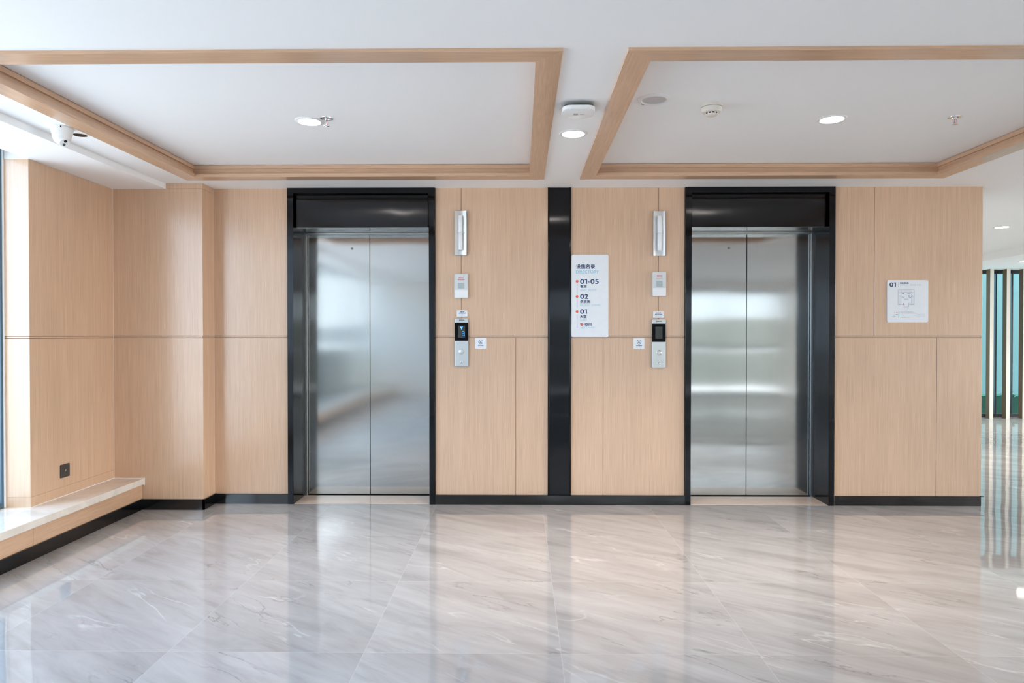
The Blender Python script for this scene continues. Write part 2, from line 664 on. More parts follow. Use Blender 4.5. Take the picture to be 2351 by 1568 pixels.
def rail(t, side):
    x0, x1, y0, y1 = t
    b = MB()
    ends = []
    for e in (0, 1):
        ring = []
        for u, z in PROF:
            if side == 'near':
                p = (x0 + u if e == 0 else x1 - u, y0 + u, z)
            elif side == 'far':
                p = (x0 + u if e == 0 else x1 - u, y1 - u, z)
            elif side == 'west':
                p = (x0 + u, y0 + u if e == 0 else y1 - u, z)
            else:
                p = (x1 - u, y0 + u if e == 0 else y1 - u, z)
            ring.append(b.bm.verts.new(p))
        ends.append(ring)
    n = len(PROF)
    for k in range(n):
        b.bm.faces.new((ends[0][k], ends[0][(k + 1) % n], ends[1][(k + 1) % n], ends[1][k]))
    b.bm.faces.new(ends[0]); b.bm.faces.new(ends[1][::-1])
    return b


for i, t in enumerate((T1, T2)):
    r = bpy.data.objects.new('trim_%d' % (i + 1), None)
    COL.objects.link(r)
    r['kind'] = 'structure'
    r['label'] = ('wooden frame around the ceiling recess beside the window', 'wooden frame around the ceiling recess with the smoke detector')[i]
    for side in ('near', 'far', 'west', 'east'):
        rail(t, side).build('rail', WOOD_X if side in ('near', 'far') else WOOD_Y, r)

# ------------------------------------------------------------------ walls
ZL0, ZL1, ZU0, ZU1 = 0.07, 1.264, 1.281, 2.402
G = 0.0016     # half width of a vertical joint


def panels(b, segs_lo, segs_up, y, back, bev=0.0012):
    for segs, z0, z1 in ((segs_lo, ZL0, ZL1), (segs_up, ZU0, ZU1)):
        for x0, x1 in segs:
            b.box(x0, x1, y, back, z0, z1, bev, 1)
    xa, xb = min(s[0] for s in segs_lo), max(s[1] for s in segs_lo)
    b.box(xa, xb, y + 0.0025, back, 1.2690, 1.2765, 0.0008, 1)       # the slim bead inside the double line


m = MB()
m.mat(WOOD_Z)
panels(m, [(-2.338, -1.772)], [(-2.338, -1.772)], 0.0, 0.02)
panels(m, [(-0.648, -0.038 - G), (-0.038 + G, 0.206)], [(-0.648, -0.451 - G), (-0.451 + G, 0.206)], 0.0, 0.02)
panels(m, [(0.380, 0.624 - G), (0.624 + G, 1.238)], [(0.380, 1.041 - G), (1.041 + G, 1.238)], 0.0, 0.02)
panels(m, [(2.362, 3.132 - G), (3.132 + G, 3.468)], [(2.362, 2.661 - G), (2.661 + G, 3.468)], 0.0, 0.02)
m.mat(GROOVE)
for x0, x1 in ((-2.36, -1.73), (-0.69, 1.28), (2.32, 3.466)):
    m.box(x0, x1, 0.008, 0.30, 0, 2.46)
m.mat(PLASTER)
m.box(3.30, 3.466, 0.31, 5.78, 0, 2.60)           # side of the lift shaft towards the far lobby
m.box(-3.2, 3.466, 0.60, 0.66, 0, 2.60)
struct(m.build('wall_back'), 'pale wood veneer panelled wall around the elevators')

m = MB()
m.mat(WOOD_Z)
for z0, z1 in ((0.07, ZL1), (ZU0, 2.3605), (2.3615, 2.402)):
    m.box(-3.1 if z1 < 2.37 else -2.62, -2.338, -0.185, 0.3, z0, z1, 0.0012, 1)
m.box(-3.1, -2.3405, -0.1825, 0.3, 1.2690, 1.2765)
m.mat(GROOVE)
m.box(-3.1, -2.346, -0.177, 0.3, 0.0, 2.46)
m.mat(SEALANT)
m.box(-3.001, -2.9985, -0.1865, -0.184, 0.231, 2.36)
m.box(-2.3385, -2.3365, -0.0018, 0.0, 0.078, 2.40)
struct(m.build('wall_corner'), 'wood panelled projecting corner between window and first elevator')

m = MB()
m.mat(WOOD_Z)
for z0, z1 in ((0.215, 0.291), (0.2918, ZL1), (ZU0, 2.359)):
    m.box(-3.155, -3.0, -1.04, -0.184, z0, z1, 0.0010, 1)
m.box(-3.152, -3.0025, -1.0375, -0.184, 1.2690, 1.2765)
m.mat(GROOVE)
m.box(-3.15, -3.006, -1.034, -0.184, 0.0, 2.358)
m.mat(PLASTER)
m.box(-3.152, -3.002, -1.038, -0.184, 2.3595, 2.6)
m.box(-3.40, -3.16, -1.04, 0.66, 0.0, 2.62)
m.box(-3.40, -2.80, -9.0, -0.186, -0.05, 0.18)      # masonry under the sill
m.box(-3.40, -3.0, -9.2, -8.95, 0.0, 2.62)
struct(m.build('wall_left'), 'wood panelled wall beside the window')

m = MB()
m.mat(LOBBY_WALL)
m.box(-3.4, 0.30, -9.2, -9.0, 0, 2.62)
m.box(5.69, 11.2, -9.2, -9.0, 0, 2.62)
m.box(0.30, 5.69, -9.2, -9.0, 2.25, 2.62)
struct(m.build('wall_rear'), 'painted wall behind the viewpoint')
m = MB()
m.mat(LOBBY_WALL)
m.box(7.0, 7.2, -9.2, -9.0, 0, 2.62)
m.box(7.0, 7.2, -9.0, 0.0, 2.25, 2.62)
m.box(7.0, 11.2, 0.0, 0.2, 0, 2.62)
m.box(11.0, 11.2, 0.2, 0.7, 0, 2.62)
m.box(11.0, 11.2, 5.3, 5.8, 0, 2.62)
m.box(11.0, 11.2, 0.7, 5.3, 2.25, 2.62)
struct(m.build('wall_right'), 'painted wall of the far lobby')
m = MB()
m.mat(LOBBY_WALL)
m.box(3.3, 6.5, 5.62, 5.8, 0, 2.62)
m.box(10.9, 11.2, 5.62, 5.8, 0, 2.62)
m.box(6.5, 10.9, 5.62, 5.8, 2.30, 2.62)
struct(m.build('wall_far'), 'painted wall at the end of the far lobby')

# black metal strip between the elevators
m = MB()
m.box(0.214, 0.372, -0.006, 0.02, 0.0, 2.402, 0.001, 1)
m.box(0.205, 0.217, -0.014, 0.02, 0.0, 2.402, 0.003, 3)
m.box(0.369, 0.381, -0.014, 0.02, 0.0, 2.402, 0.003, 3)
struct(m.build('trim_3', BLACK_METAL, smooth=True), 'glossy black metal strip on the wall between the elevators')


# ------------------------------------------------------------------ baseboards
def skirting(b, x0, x1, yf, yb, z1=0.073):
    b.box(x0, x1, yf, yb, 0.0, z1 - 0.004, 0.001, 1)
    b.box(x0, x1, yf - 0.003, yb, z1 - 0.004, z1, 0.001, 1)


m = MB(); skirting(m, -2.342, -1.770, -0.012, 0.01, 0.076)
struct(m.build('baseboard_back', BLACK_SKIRT), 'black metal baseboard between wood corner and first elevator')
m = MB(); skirting(m, -0.650, 1.240, -0.016, 0.01)
struct(m.build('baseboard_back', BLACK_SKIRT), 'long black metal baseboard between the two elevators')
m = MB(); skirting(m, 2.360, 3.462, -0.012, 0.01)
m.box(3.45, 3.483, -0.015, 0.01, 0.069, 0.073, 0.001, 1)
struct(m.build('baseboard_back', BLACK_SKIRT), 'black metal baseboard under the escape plan')
m = MB(); skirting(m, -2.80, -2.328, -0.197, -0.18, 0.078)
m.box(-2.342, -2.328, -0.197, 0.0, 0.0, 0.074, 0.001, 1)
m.box(-2.342, -2.325, -0.200, 0.0, 0.074, 0.078, 0.001, 1)
struct(m.build('baseboard_corner', BLACK_SKIRT), 'black metal baseboard wrapping the wood corner')
m = MB()
m.box(-2.80, -2.786, -9.0, -0.190, 0.0, 0.076, 0.001, 1)
m.box(-2.80, -2.783, -9.0, -0.190, 0.076, 0.080, 0.001, 1)
struct(m.build('baseboard_left', BLACK_SKIRT), 'black metal baseboard under the window bench')

# ------------------------------------------------------------------ window bench
bench = empty('window_bench', (-2.9, -1.0, 0.0), 'low window bench with white marble top and pale wood front', 'bench')
L = Vector((2.9, 1.0, 0))
m = MB(); m.box(-3.30, -2.775, -9.0, -0.1865, 0.1855, 0.230, 0.003, 2)
m.build('marble_top', MARBLE, bench, loc=L)
m = MB()
for y0, y1 in ((-9.0, -6.307), (-6.305, -3.807), (-3.805, -1.307), (-1.305, -0.1865)):
    m.box(-2.81, -2.792, y0, y1, 0.0805, 0.185, 0.0006, 1)
m.build('front_panel', WOOD_Y, bench, loc=L)

m = MB()
m.box(-3.0005, -2.997, -1.04, -0.186, 0.2295, 0.2330)
m.box(-3.0, -2.778, -0.189, -0.1855, 0.2295, 0.2330)
m.box(-2.7775, -2.7735, -0.1885, -0.1855, 0.180, 0.2335)
m.build('white_sealant', CAULK, bench, loc=L)

# ------------------------------------------------------------------ windows
w1 = bpy.data.objects.new('window_1', None); COL.objects.link(w1)
struct(w1, 'tall window at the edge of the picture, its dark metal frame coloured with reflected sky')
m = MB()
m.box(-3.205, -3.157, -1.066, -1.041, 0.231, 2.46, 0.003, 1)
m.box(-3.205, -3.157, -9.0, -1.066, 0.231, 0.262, 0.003, 1)
m.box(-3.205, -3.157, -9.0, -1.066, 2.38, 2.46, 0.003, 1)
for y in (-2.9, -4.7, -6.5, -8.3):
    m.box(-3.205, -3.160, y - 0.03, y + 0.03, 0.262, 2.38, 0.003, 1)
m.build('window_frame', FRAME_SKY_TINT, w1)
m = MB(); m.box(-3.158, -3.152, -1.052, -1.0395, 0.2305, 2.44, 0.001, 1)
m.build('sealant', CAULK, w1)
m = MB(); m.quad([(-3.185, -9.0, 0.25), (-3.185, -1.05, 0.25), (-3.185, -1.05, 2.42), (-3.185, -9.0, 2.42)])
m.build('pane', GLASS_CLEAR, w1)

w2 = bpy.data.objects.new('window_2', None); COL.objects.link(w2)
struct(w2, 'teal glazed window behind the wooden fins')
m = MB()
m.box(6.5, 10.9, 5.56, 5.64, 0.0, 0.055, 0.002, 1)
m.box(6.5, 10.9, 5.56, 5.64, 2.245, 2.302, 0.002, 1)
for k in range(14):
    x = 7.175 + 0.2515 * k
    m.box(x, x + 0.02, 5.565, 5.635, 0.05, 2.25, 0.002, 1)
m.build('window_frame', FRAME_BLACK, w2)
m = MB()
for k in range(14):
    x = 7.585 + 0.2515 * (k - 2)
    m.box(x, x + 0.032, 5.57, 5.60, 0.05, 2.25, 0.002, 1)
m.build('mullion', MULLION, w2)
m = MB(); m.quad([(6.5, 5.61, 0.03), (10.9, 5.61, 0.03), (10.9, 5.61, 2.27), (6.5, 5.61, 2.27)])
m.build('pane', GLASS_TEAL, w2)

w3 = bpy.data.objects.new('window_3', None); COL.objects.link(w3)
struct(w3, 'glazed wall behind the viewpoint')
m = MB()
for z in (0.03, 1.02, 2.22):
    m.box(0.30, 5.69, -9.14, -9.06, z - 0.03, z + 0.03, 0.002, 1)
for k in range(5):
    x = 0.33 + k * (5.33 / 4)
    m.box(x - 0.03, x + 0.03, -9.14, -9.06, 0.06, 2.19, 0.002, 1)
m.build('window_frame', FRAME_BLACK, w3)
m = MB(); m.quad([(0.3, -9.1, 0.03), (5.69, -9.1, 0.03), (5.69, -9.1, 2.22), (0.3, -9.1, 2.22)])
m.build('pane', GLASS_CLEAR, w3)

for nm, xw, ya, yb in (('added_window_4', 7.1, -9.0, 0.0), ('added_window_5', 11.1, 0.7, 5.3)):  # unseen glazing added to bring more daylight into the lobby
    w4 = bpy.data.objects.new(nm, None); COL.objects.link(w4)
    struct(w4, 'unseen side glazing added to light the lobby')
    m = MB()
    for z in (0.03, 2.22):
        m.box(xw - 0.04, xw + 0.04, ya, yb, z - 0.03, z + 0.03, 0.002, 1)
    n = max(3, round((yb - ya) / 1.6))
    for k in range(n + 1):
        y = ya + 0.03 + k * (yb - ya - 0.06) / n
        m.box(xw - 0.04, xw + 0.04, y - 0.03, y + 0.03, 0.06, 2.19, 0.002, 1)
    m.build('window_frame', FRAME_BLACK, w4)
    m = MB(); m.quad([(xw, ya, 0.03), (xw, yb, 0.03), (xw, yb, 2.22), (xw, ya, 2.22)])
    m.build('pane', GLASS_CLEAR, w4)

# outside
m = MB(); m.quad([(-60, -60, -0.12), (60, -60, -0.12), (60, 60, -0.12), (-60, 60, -0.12)])
struct(m.build('ground', PAVING), 'paving outside the building')
m = MB(); m.box(6.0, 16.0, 9.0, 12.0, -0.12, 5.0)
tag(m.build('neighbouring_building', TEALWALL), 'pale building seen through the teal glass behind the fins', 'building')


def make_hedge(x0, x1, y0, y1, h, n, label, leaf=LEAF):
    b = MB()
    for k in range(n):
        c = Vector((random.uniform(x0, x1), random.uniform(y0, y1), random.uniform(-0.1, h + 0.06)))
        rr = random.uniform(0.04, 0.09)
        a, bq = random.uniform(0, 6.28), random.uniform(-0.9, 0.9)
        u = Vector((math.cos(a), math.sin(a), bq)) * rr
        v = Vector((-math.sin(a), math.cos(a), random.uniform(-0.8, 0.8))) * rr * 0.5
        b.quad([c - u, c - v, c + u, c + v])
    b.box(x0 + 0.05, x1 - 0.05, y0 + 0.05, y1 - 0.05, -0.12, h)
    tag(b.build('hedge', leaf), label, 'hedge', kind='stuff')


make_hedge(6.6, 11.5, 6.5, 7.0, 0.24, 260, 'low dark green hedge outside the far window')
make_hedge(-4.4, -3.8, -14.0, -6.0, 0.95, 700, 'unseen grey green hedge added to hide bright paving from the door reflections', LEAF_ADDED)  # added out of view to keep bright ground out of the doors

FACADE = plain('added_facade_render', (0.30, 0.325, 0.335), 0.8, var=0.04, scale=1).m
FACADE_BAND = plain('added_facade_band', (0.10, 0.12, 0.13), 0.4).m  # dark bands added for their reflection in the doors


WALL_ADDED = plain('grey_green_render', (0.145, 0.155, 0.14), 0.8, var=0.15, scale=1.5).m
BAND_PALE = plain('pale_reflection_band', (0.36, 0.37, 0.37), 0.7).m


def facade(name, x0, x1, y0, y1, h, face, label):
    m = MB()
    m.mat(FACADE)
    m.box(x0, x1, y0, y1, -0.12, h)
    m.mat(FACADE_BAND)
    for z in (0.9, 3.9):
        if face == 'Y':
            m.box(x0 + 1, x1 - 1, y1 - 0.1, y1 + 0.02, z, z + 0.7)
        else:
            m.box(x1 - 0.1, x1 + 0.02, y0 + 1, y1 - 1, z, z + 0.7)
    tag(m.build(name, None), label, 'building')


m = MB()  # unseen low wall, added so the doors reflect darker and paler bands
m.mat(WALL_ADDED)
m.box(-3.4, 24, -13.3, -13.0, -0.12, 1.72)
m.mat(BAND_PALE)
m.box(-3.4, 24, -13.35, -12.95, 1.72, 1.80)
m.box(-3.4, 24, -13.02, -12.97, 0.80, 0.92)
tag(m.build('added_wall', None), 'unseen low wall added for a darker band in the door reflections', 'wall')
facade('added_building', -11.5, 24, -30, -24, 7.0, 'Y', 'unseen grey building added behind the viewpoint to dim the door reflections')  # unseen building added to tone down what the doors reflect

# ------------------------------------------------------------------ wooden fins in front of the far window
FL = ['walnut and cream fin nearest the panelled wall end', 'second walnut and cream fin from the panelled wall end', 'third walnut and cream fin from the panelled wall end, at the picture edge']
for k in range(3):
    x = 7.242 + 0.2515 * k
    r = empty('window_fin', (x, 5.379, 0), FL[k], 'fin', 'upright fins before the far window')
    m = MB(); m.box(-0.027, 0.027, 0.004, 0.092, 0.0, 2.300)
    m.build('fin_board', WOOD_DARK, r)
    m = MB(); m.box(-0.027, 0.027, 0.0, 0.004, 0.0, 2.300)
    m.build('front_edge', CREAM_EDGE, r)

# ------------------------------------------------------------------ elevators


def make_elevator(cx, label):
    e = empty('elevator', (cx, 0, 0), label, 'elevator', 'elevators in the panelled wall')
    WO, WI = 0.561, 0.517
    m = MB()
    out = [(-WO, 0), (-WI, 0), (-WI, 2.362), (WI, 2.362), (WI, 0), (WO, 0), (WO, 2.403), (-WO, 2.403)]
    m.prism([(x, 0.03, z) for x, z in out][::-1], (0, -0.052, 0), 0.0035)
    m.build('portal_frame', BLACK_METAL, e)
    m = MB(); m.box(-WI + 0.012, WI - 0.012, 0.018, 0.28, 2.106, 2.3605, 0.002, 1)
    m.build('transom_panel', BLACK_WAVY, e)
    m = MB(); m.box(-WI, WI, 0.02, 0.262, 2.1025, 2.1055)
    m.build('soffit', SOFFIT_STEEL, e)
    for s in (-1, 1):
        m = MB(); m.box(s * WI if s > 0 else -WI - 0.04, WI + 0.04 if s > 0 else -WI, 0.030, 0.255, 0.0, 2.37)
        m.build('jamb_lining', BLACK_METAL, e)
        m = MB()
        a, b_ = sorted((s * 0.500, s * 0.525))
        m.box(a, b_, 0.258, 0.315, 0.0, 2.10, 0.0004, 1)
        m.build('steel_jamb', STRIP_STEEL, e)
    m = MB(); m.box(-0.525, 0.525, 0.258, 0.32, 2.0885, 2.1025, 0.002, 1)
    m.build('steel_header', STRIP_STEEL, e)
    for s in (-1, 1):
        m = MB()
        a, b_ = sorted((s * 0.0018, s * 0.497))
        m.box(a, b_, 0.286, 0.312, 0.007, 2.094, 0.0012, 1)
        d = m.build('door_panel', DOOR_STEEL, e)
        if s < 0:
            m = MB()
            R = Matrix.Translation((-0.143, 0.286, 1.979)) @ Matrix.Rotation(PI / 2, 4, 'X')
            m.lathe([(0.0095, 0.0), (0.0095, 0.0012), (0.0075, 0.0016), (0.0070, 0.0004)], seg=28, M=R)
            m.lathe([(0.0036, 0.0002), (0.0036, 0.0014), (0.0, 0.0014)], seg=20, M=R)
            m.build('release_keyhole', PLASTIC_D, d, smooth=True)
    m = MB(); m.box(-0.517, 0.517, -0.001, 0.262, 0.0, 0.0022, 0.0004, 1)
    m.build('threshold', THRESH, e)
    m = MB(); m.box(-0.525, 0.525, 0.262, 0.33, 0.0, 0.0030)
    m.box(-0.55, 0.55, 0.33, 0.36, 0.0, 2.35)  # black sheet behind the leaves, shade put in as colour for the gaps
    m.build('sill_and_gap_shade', DARK_VOID, e)
    return e


ev1 = make_elevator(-1.2095, 'steel elevator with black surround between the wood corner and the lit call panel')
ev2 = copy_tree(ev1)
ev2.location = (1.800, 0, 0)
ev2['label'] = 'steel elevator with black surround between the blank call panel and the escape plan'
# scuff marks on one leaf
leaf = [c for c in ev1.children if c.name.startswith('door_panel')][1]
m = MB()
pts = [(0.392, 0.285, 0.255), (0.400, 0.285, 0.235), (0.410, 0.285, 0.212), (0.416, 0.285, 0.203)]
for (p, q, w) in zip(pts, pts[1:], (0.0012, 0.0022, 0.0008)):
    m.quad([(p[0] - w, 0.2857, p[2]), (q[0] - w, 0.2857, q[2]), (q[0] + w, 0.2857, q[2]), (p[0] + w, 0.2857, p[2])])
m.build('scuff_mark', GREYPATCH, leaf)

# ------------------------------------------------------------------ things on the wall


def wall_px(cx_px, cz_px, cx, cz, s):
    """Maps a measured sketch (in pixels, y down) on to a plate centred on its own origin."""
    return (lambda x: (x - cx_px) * s), (lambda y: (cz_px - y) * s)


# steel wall lamps
def make_lantern():
    e = empty('wall_lamp', (-0.4545, 0, 2.058), 'steel wall lamp with white tube above the lit call panel', 'wall lamp', 'steel wall lamps with white tubes')
    m = MB()
    n = 10
    hw, hh = 0.0445, 0.168
    front = []
    for k in range(n + 1):
        x = -hw + 2 * hw * k / n
        y = -0.022 + 0.010 * (1 - (x / hw) ** 2)      # a shallow trough
        front.append((x, y))
    pts = [(x, y, -hh) for x, y in front] + [(hw, -0.001, -hh), (-hw, -0.001, -hh)]
    m.prism(pts, (0, 0, 2 * hh))
    m.build('back_plate', PLATE_STEEL, e, smooth=True)
    for z0, z1 in ((0.001, 0.129), (-0.130, -0.001)):
        m = MB()
        R = Matrix.Translation((0, -0.022, 0))
        m.lathe([(0, z0), (0.0150, z0), (0.0165, z0 + 0.002), (0.0165, z1 - 0.002), (0.0150, z1), (0, z1)], seg=28, M=R)
        m.build('tube', OPAL, e, smooth=True)
    m = MB(); m.box(-0.026, 0.026, -0.030, -0.011, -0.0025, 0.0025, 0.001, 1)
    m.build('middle_clip', PLATE_STEEL, e)
    return e


l1 = make_lantern()
l2 = copy_tree(l1)
l2.location = (1.043, 0, 2.0515)
l2['label'] = 'steel wall lamp with white tube above the blank call panel'


# fire switch boxes
def make_switch():
    e = empty('fire_switch', (-0.450, 0, 1.6575), 'pale fire switch box with red lettering above the lit call panel', 'switch box', 'fire switch boxes')
    m = MB(); m.plate(-0.0512, 0.0512, -0.0915, 0.0915, 0.0, -0.028, 0.006, 0.003)
    m.build('box', PLASTIC_G, e)
    m = MB(); m.plate(-0.0488, 0.0488, -0.089, -0.030, -0.0278, -0.0288, 0.005, 0.0004)
    m.build('lower_cover', PLASTIC_W, e)
    m = MB(); m.plate(-0.0255, 0.0255, -0.0235, 0.0255, -0.0275, -0.0292, 0.003, 0.0006)
    m.build('cover_rim', PLASTIC_G, e)
    m = MB(); m.plate(-0.0230, 0.0230, -0.0210, 0.0230, -0.0275, -0.0296, 0.002, 0.0004)
    c = m.build('clear_cover', WINDOW_COVER, e)
    m = MB(); m.mat(RED)
    put_text(m, '消防开关', -0.0205, 0.0205, 0.0555, 0.0665, -0.0284, 0.03)
    m.build('red_lettering', None, e)
    m = MB(); m.mat(RED)
    put_text(m, "FIREMAN'S SWITCH", -0.0255, 0.0255, 0.0425, 0.0490, -0.0284, 0.03)
    m.build('red_lettering', None, e)
    return e


s1 = make_switch()
s2 = copy_tree(s1)
s2.location = (1.0425, 0, 1.670)
s2['label'] = 'pale fire switch box with red lettering above the blank call panel'


# notice plates
def make_notice():
    e = empty('notice_plate', (-0.4445, 0, 1.4495), 'small white notice plate with blue writing just above the lit call panel', 'notice', 'white notices above the call panels')
    m = MB(); m.plate(-0.0405, 0.0405, -0.0238, 0.0238, 0.0, -0.005, 0.006, 0.001)
    m.build('plate', SIGN_WHITE, e)
    m = MB(); m.mat(NAVY)
    put_text(m, '如遇火警', -0.0175, 0.0175, 0.0085, 0.0165, -0.0054, 0.03)
    m.build('navy_lettering', None, e)
    m = MB(); m.mat(NAVY)
    put_text(m, '请勿使用电梯', -0.0265, 0.0265, -0.0015, 0.0062, -0.0054, 0.03)
    m.build('navy_lettering', None, e)
    m = MB(); m.mat(PALEBLUE)
    put_text(m, 'In case of fire', -0.0190, 0.0190, -0.0095, -0.0050, -0.0054)
    m.build('pale_blue_lettering', None, e)
    m = MB(); m.mat(PALEBLUE)
    put_text(m, 'Do not use the elevator', -0.0265, 0.0265, -0.0165, -0.0120, -0.0054)
    m.build('pale_blue_lettering', None, e)
    return e


n1 = make_notice()
n2 = copy_tree(n1)
n2.location = (1.041, 0, 1.4405)
n2['label'] = 'small white notice plate with blue writing just above the blank call panel'


# call panels
PXM = 0.003296


def make_panel(loc, label, lit):
    e = empty('call_panel', loc, label, 'call panel', 'elevator call panels')
    m = MB(); m.plate(-0.0505, 0.0505, -0.182, 0.182, 0.0, -0.014, 0.006, 0.002)
    m.build('face_plate', PLATE_STEEL, e)
    m = MB(); m.plate(-0.0505, 0.0505, 0.0115, 0.1505, -0.0135, -0.0152, 0.0006, 0.0004)
    d = m.build('display', BLACK_GLOSS, e)
    m = MB(); m.box(-0.0265, 0.0265, -0.0155, -0.0151, 0.0360, 0.1265)
    m.build('screen', SCREEN, d)
    if lit:
        m = MB()
        m.quad([(-0.0105, -0.0158, 0.1225), (0.0000, -0.0158, 0.1160), (0.0000, -0.0158, 0.0960), (-0.0045, -0.0158, 0.1060)])
        m.quad([(0.0105, -0.0158, 0.1225), (0.0000, -0.0158, 0.1160), (0.0000, -0.0158, 0.0960), (0.0045, -0.0158, 0.1060)])
        m.build('arrow', LED, d)
        m = MB()
        x0, x1 = 0.0045, 0.0205
        for z in (0.0815, 0.0660, 0.0505):
            m.box(x0, x1, -0.0159, -0.0154, z - 0.0016, z + 0.0016)
        m.box(x1 - 0.0016, x1 + 0.0016, -0.0159, -0.0154, 0.0505, 0.0815)
        m.build('digit', LED, d)
    m = MB(); m.mat(BLACKINK)
    put_text(m, 'JESUN', -0.0200, 0.0215, 0.1600, 0.1735, -0.0144, 0.03)
    m.build('maker_mark', None, e)
    R = Matrix.Translation((0.001, -0.014, -0.0690)) @ Matrix.Rotation(PI / 2, 4, 'X')
    m = MB(); m.lathe([(0.0205, 0.0), (0.0205, 0.002), (0.0180, 0.0032), (0.0172, 0.0010), (0.0172, 0.0)], seg=36, M=R)
    m.build('button_ring', CHROME, e, smooth=True)
    m = MB(); m.lathe([(0.0168, 0.0), (0.0168, 0.0024), (0.0150, 0.0032), (0, 0.0036)], seg=36, M=R)
    bt = m.build('call_button', PLATE_STEEL, e, smooth=True)
    m = MB()
    for sx in (-1, 1):
        m.quad([(0.001, -0.0180, -0.0660), (0.001 + sx * 0.008, -0.0178, -0.0740), (0.001 + sx * 0.0062, -0.0178, -0.0752), (0.001, -0.0180, -0.0690)])
    m.build('arrow', CHROME if lit else PLATE_STEEL, bt)
    R = Matrix.Translation((-0.001, -0.014, -0.1500)) @ Matrix.Rotation(PI / 2, 4, 'X')
    m = MB(); m.lathe([(0.0098, 0.0), (0.0098, 0.0016), (0.0085, 0.0026), (0.0062, 0.0026), (0.0058, 0.0008), (0, 0.0008)], seg=28, M=R)
    k = m.build('key_lock', CHROME, e, smooth=True)
    m = MB(); m.box(-0.0022, 0.0002, -0.0155, -0.0146, -0.1535, -0.1465)
    m.build('key_slot', DARK_VOID, k)
    return e


make_panel((-0.448, 0, 1.2305), 'steel call panel showing a blue arrow and 3', True)
make_panel((1.042, 0, 1.2225), 'steel call panel with a blank black display', False)


# no smoking signs
def make_smoking():
    e = empty('no_smoking_sign', (-0.3035, 0, 1.2225), 'square white no smoking sign beside the lit call panel', 'sign', 'no smoking signs')
    m = MB(); m.plate(-0.0415, 0.0415, -0.0412, 0.0412, 0.0, -0.005, 0.004, 0.001)
    m.build('plate', SIGN_WHITE, e)
    m = MB()
    y, cz = -0.0055, 0.0115
    n = 40
    for k in range(n):
        a, b_ = 2 * PI * k / n, 2 * PI * (k + 1) / n
        m.quad([(0.0172 * math.cos(a), y, cz + 0.0172 * math.sin(a)), (0.0172 * math.cos(b_), y, cz + 0.0172 * math.sin(b_)),
                (0.0148 * math.cos(b_), y, cz + 0.0148 * math.sin(b_)), (0.0148 * math.cos(a), y, cz + 0.0148 * math.sin(a))])
    d = 0.0106
    m.quad([(-d - 0.001, y, cz + d - 0.001), (-d + 0.001, y, cz + d + 0.001), (d + 0.001, y, cz - d + 0.001), (d - 0.001, y, cz - d - 0.001)])
    m.box(-0.0100, 0.0045, y, y + 0.0003, cz - 0.0045, cz - 0.0010)
    m.box(0.0055, 0.0085, y, y + 0.0003, cz - 0.0045, cz - 0.0010)
    m.box(0.0066, 0.0082, y, y + 0.0003, cz + 0.0005, cz + 0.0050)
    m.box(0.0010, 0.0080, y, y + 0.0003, cz + 0.0045, cz + 0.0060)
    m.build('cigarette_symbol', NAVY, e)
    m = MB(); m.mat(NAVY)
    put_text(m, '请勿吸烟', -0.0210, 0.0210, -0.0195, -0.0095, -0.0054, 0.03)
    m.build('navy_lettering', None, e)
    m = MB(); m.mat(PALEBLUE)
    put_text(m, 'NO SMOKING PLEASE', -0.0285, 0.0285, -0.0275, -0.0232, -0.0054)
    m.build('pale_blue_lettering', None, e)
    return e


k1 = make_smoking()
k2 = copy_tree(k1)
k2.location = (0.894, 0, 1.2215)
k2['label'] = 'square white no smoking sign beside the blank call panel'

# directory board
e = empty('directory_sign', (0.523, 0, 1.5815), 'tall white facility directory board beside the black strip', 'sign')
m = MB(); m.plate(-0.140, 0.140, -0.311, 0.311, 0.0, -0.010, 0.012, 0.0015)
m.build('board', SIGN_WHITE, e)
X, Z = wall_px(1354.5, 679.5, 0, 0, PXM)
yy = -0.0104
for s, a, b_, t, u, bo in (('设施名录', 1322.4, 1366.3, 606.9, 617.3, 0.014), ('01-05', 1331.9, 1374.4, 640.8, 652.0, 0.022), ('客房', 1331.9, 1346.9, 654.0, 661.1, 0.012),
                           ('02', 1331.9, 1350.5, 675.2, 686.2, 0.022), ('洗衣阁', 1331.9, 1355.2, 688.9, 696.2, 0.012), ('01', 1331.9, 1347.8, 709.6, 720.4, 0.022),
                           ('大堂', 1331.9, 1346.6, 723.0, 730.4, 0.012), ('空间', 1342.8, 1358.3, 741.1, 748.1, 0.012)):
    m = MB(); m.mat(NAVY)
    (put_number if s[0] == '0' else put_text)(m, s, X(a), X(b_), Z(u), Z(t), yy, 0.035 if s[0] == '0' else 0.028)
    if s == '空间':
        m.box(X(1340.2), X(1341.6), yy - 0.0001, yy + 0.0002, Z(745.3), Z(743.9))
    m.build('navy_lettering', None, e)
m = MB(); m.mat(SKYBLUE)
put_text(m, 'DIRECTORY', X(1322.4), X(1374.6), Z(628.0), Z(620.3), yy, 0.0)
m.build('light_blue_heading', None, e)
for s, a, b_, t, u in (('GUEST ROOMS', 1331.9, 1368.3, 663.4, 667.7), ('LAUNDRY CORNER', 1331.9, 1378.4, 698.0, 702.0), ('LOBBY', 1331.9, 1348.2, 732.4, 736.4), ('GREAT ROOM', 1331.9, 1365.2, 750.1, 754.1)):
    m = MB(); m.mat(PALEBLUE)
    put_text(m, s, X(a), X(b_), Z(u), Z(t), yy)
    m.build('pale_blue_lettering', None, e)
m = MB(); m.mat(ORANGE)
put_text(m, '智', X(1331.9), X(1339.0), Z(748.1), Z(741.1), yy, 0.03)
m.build('red_character', None, e)
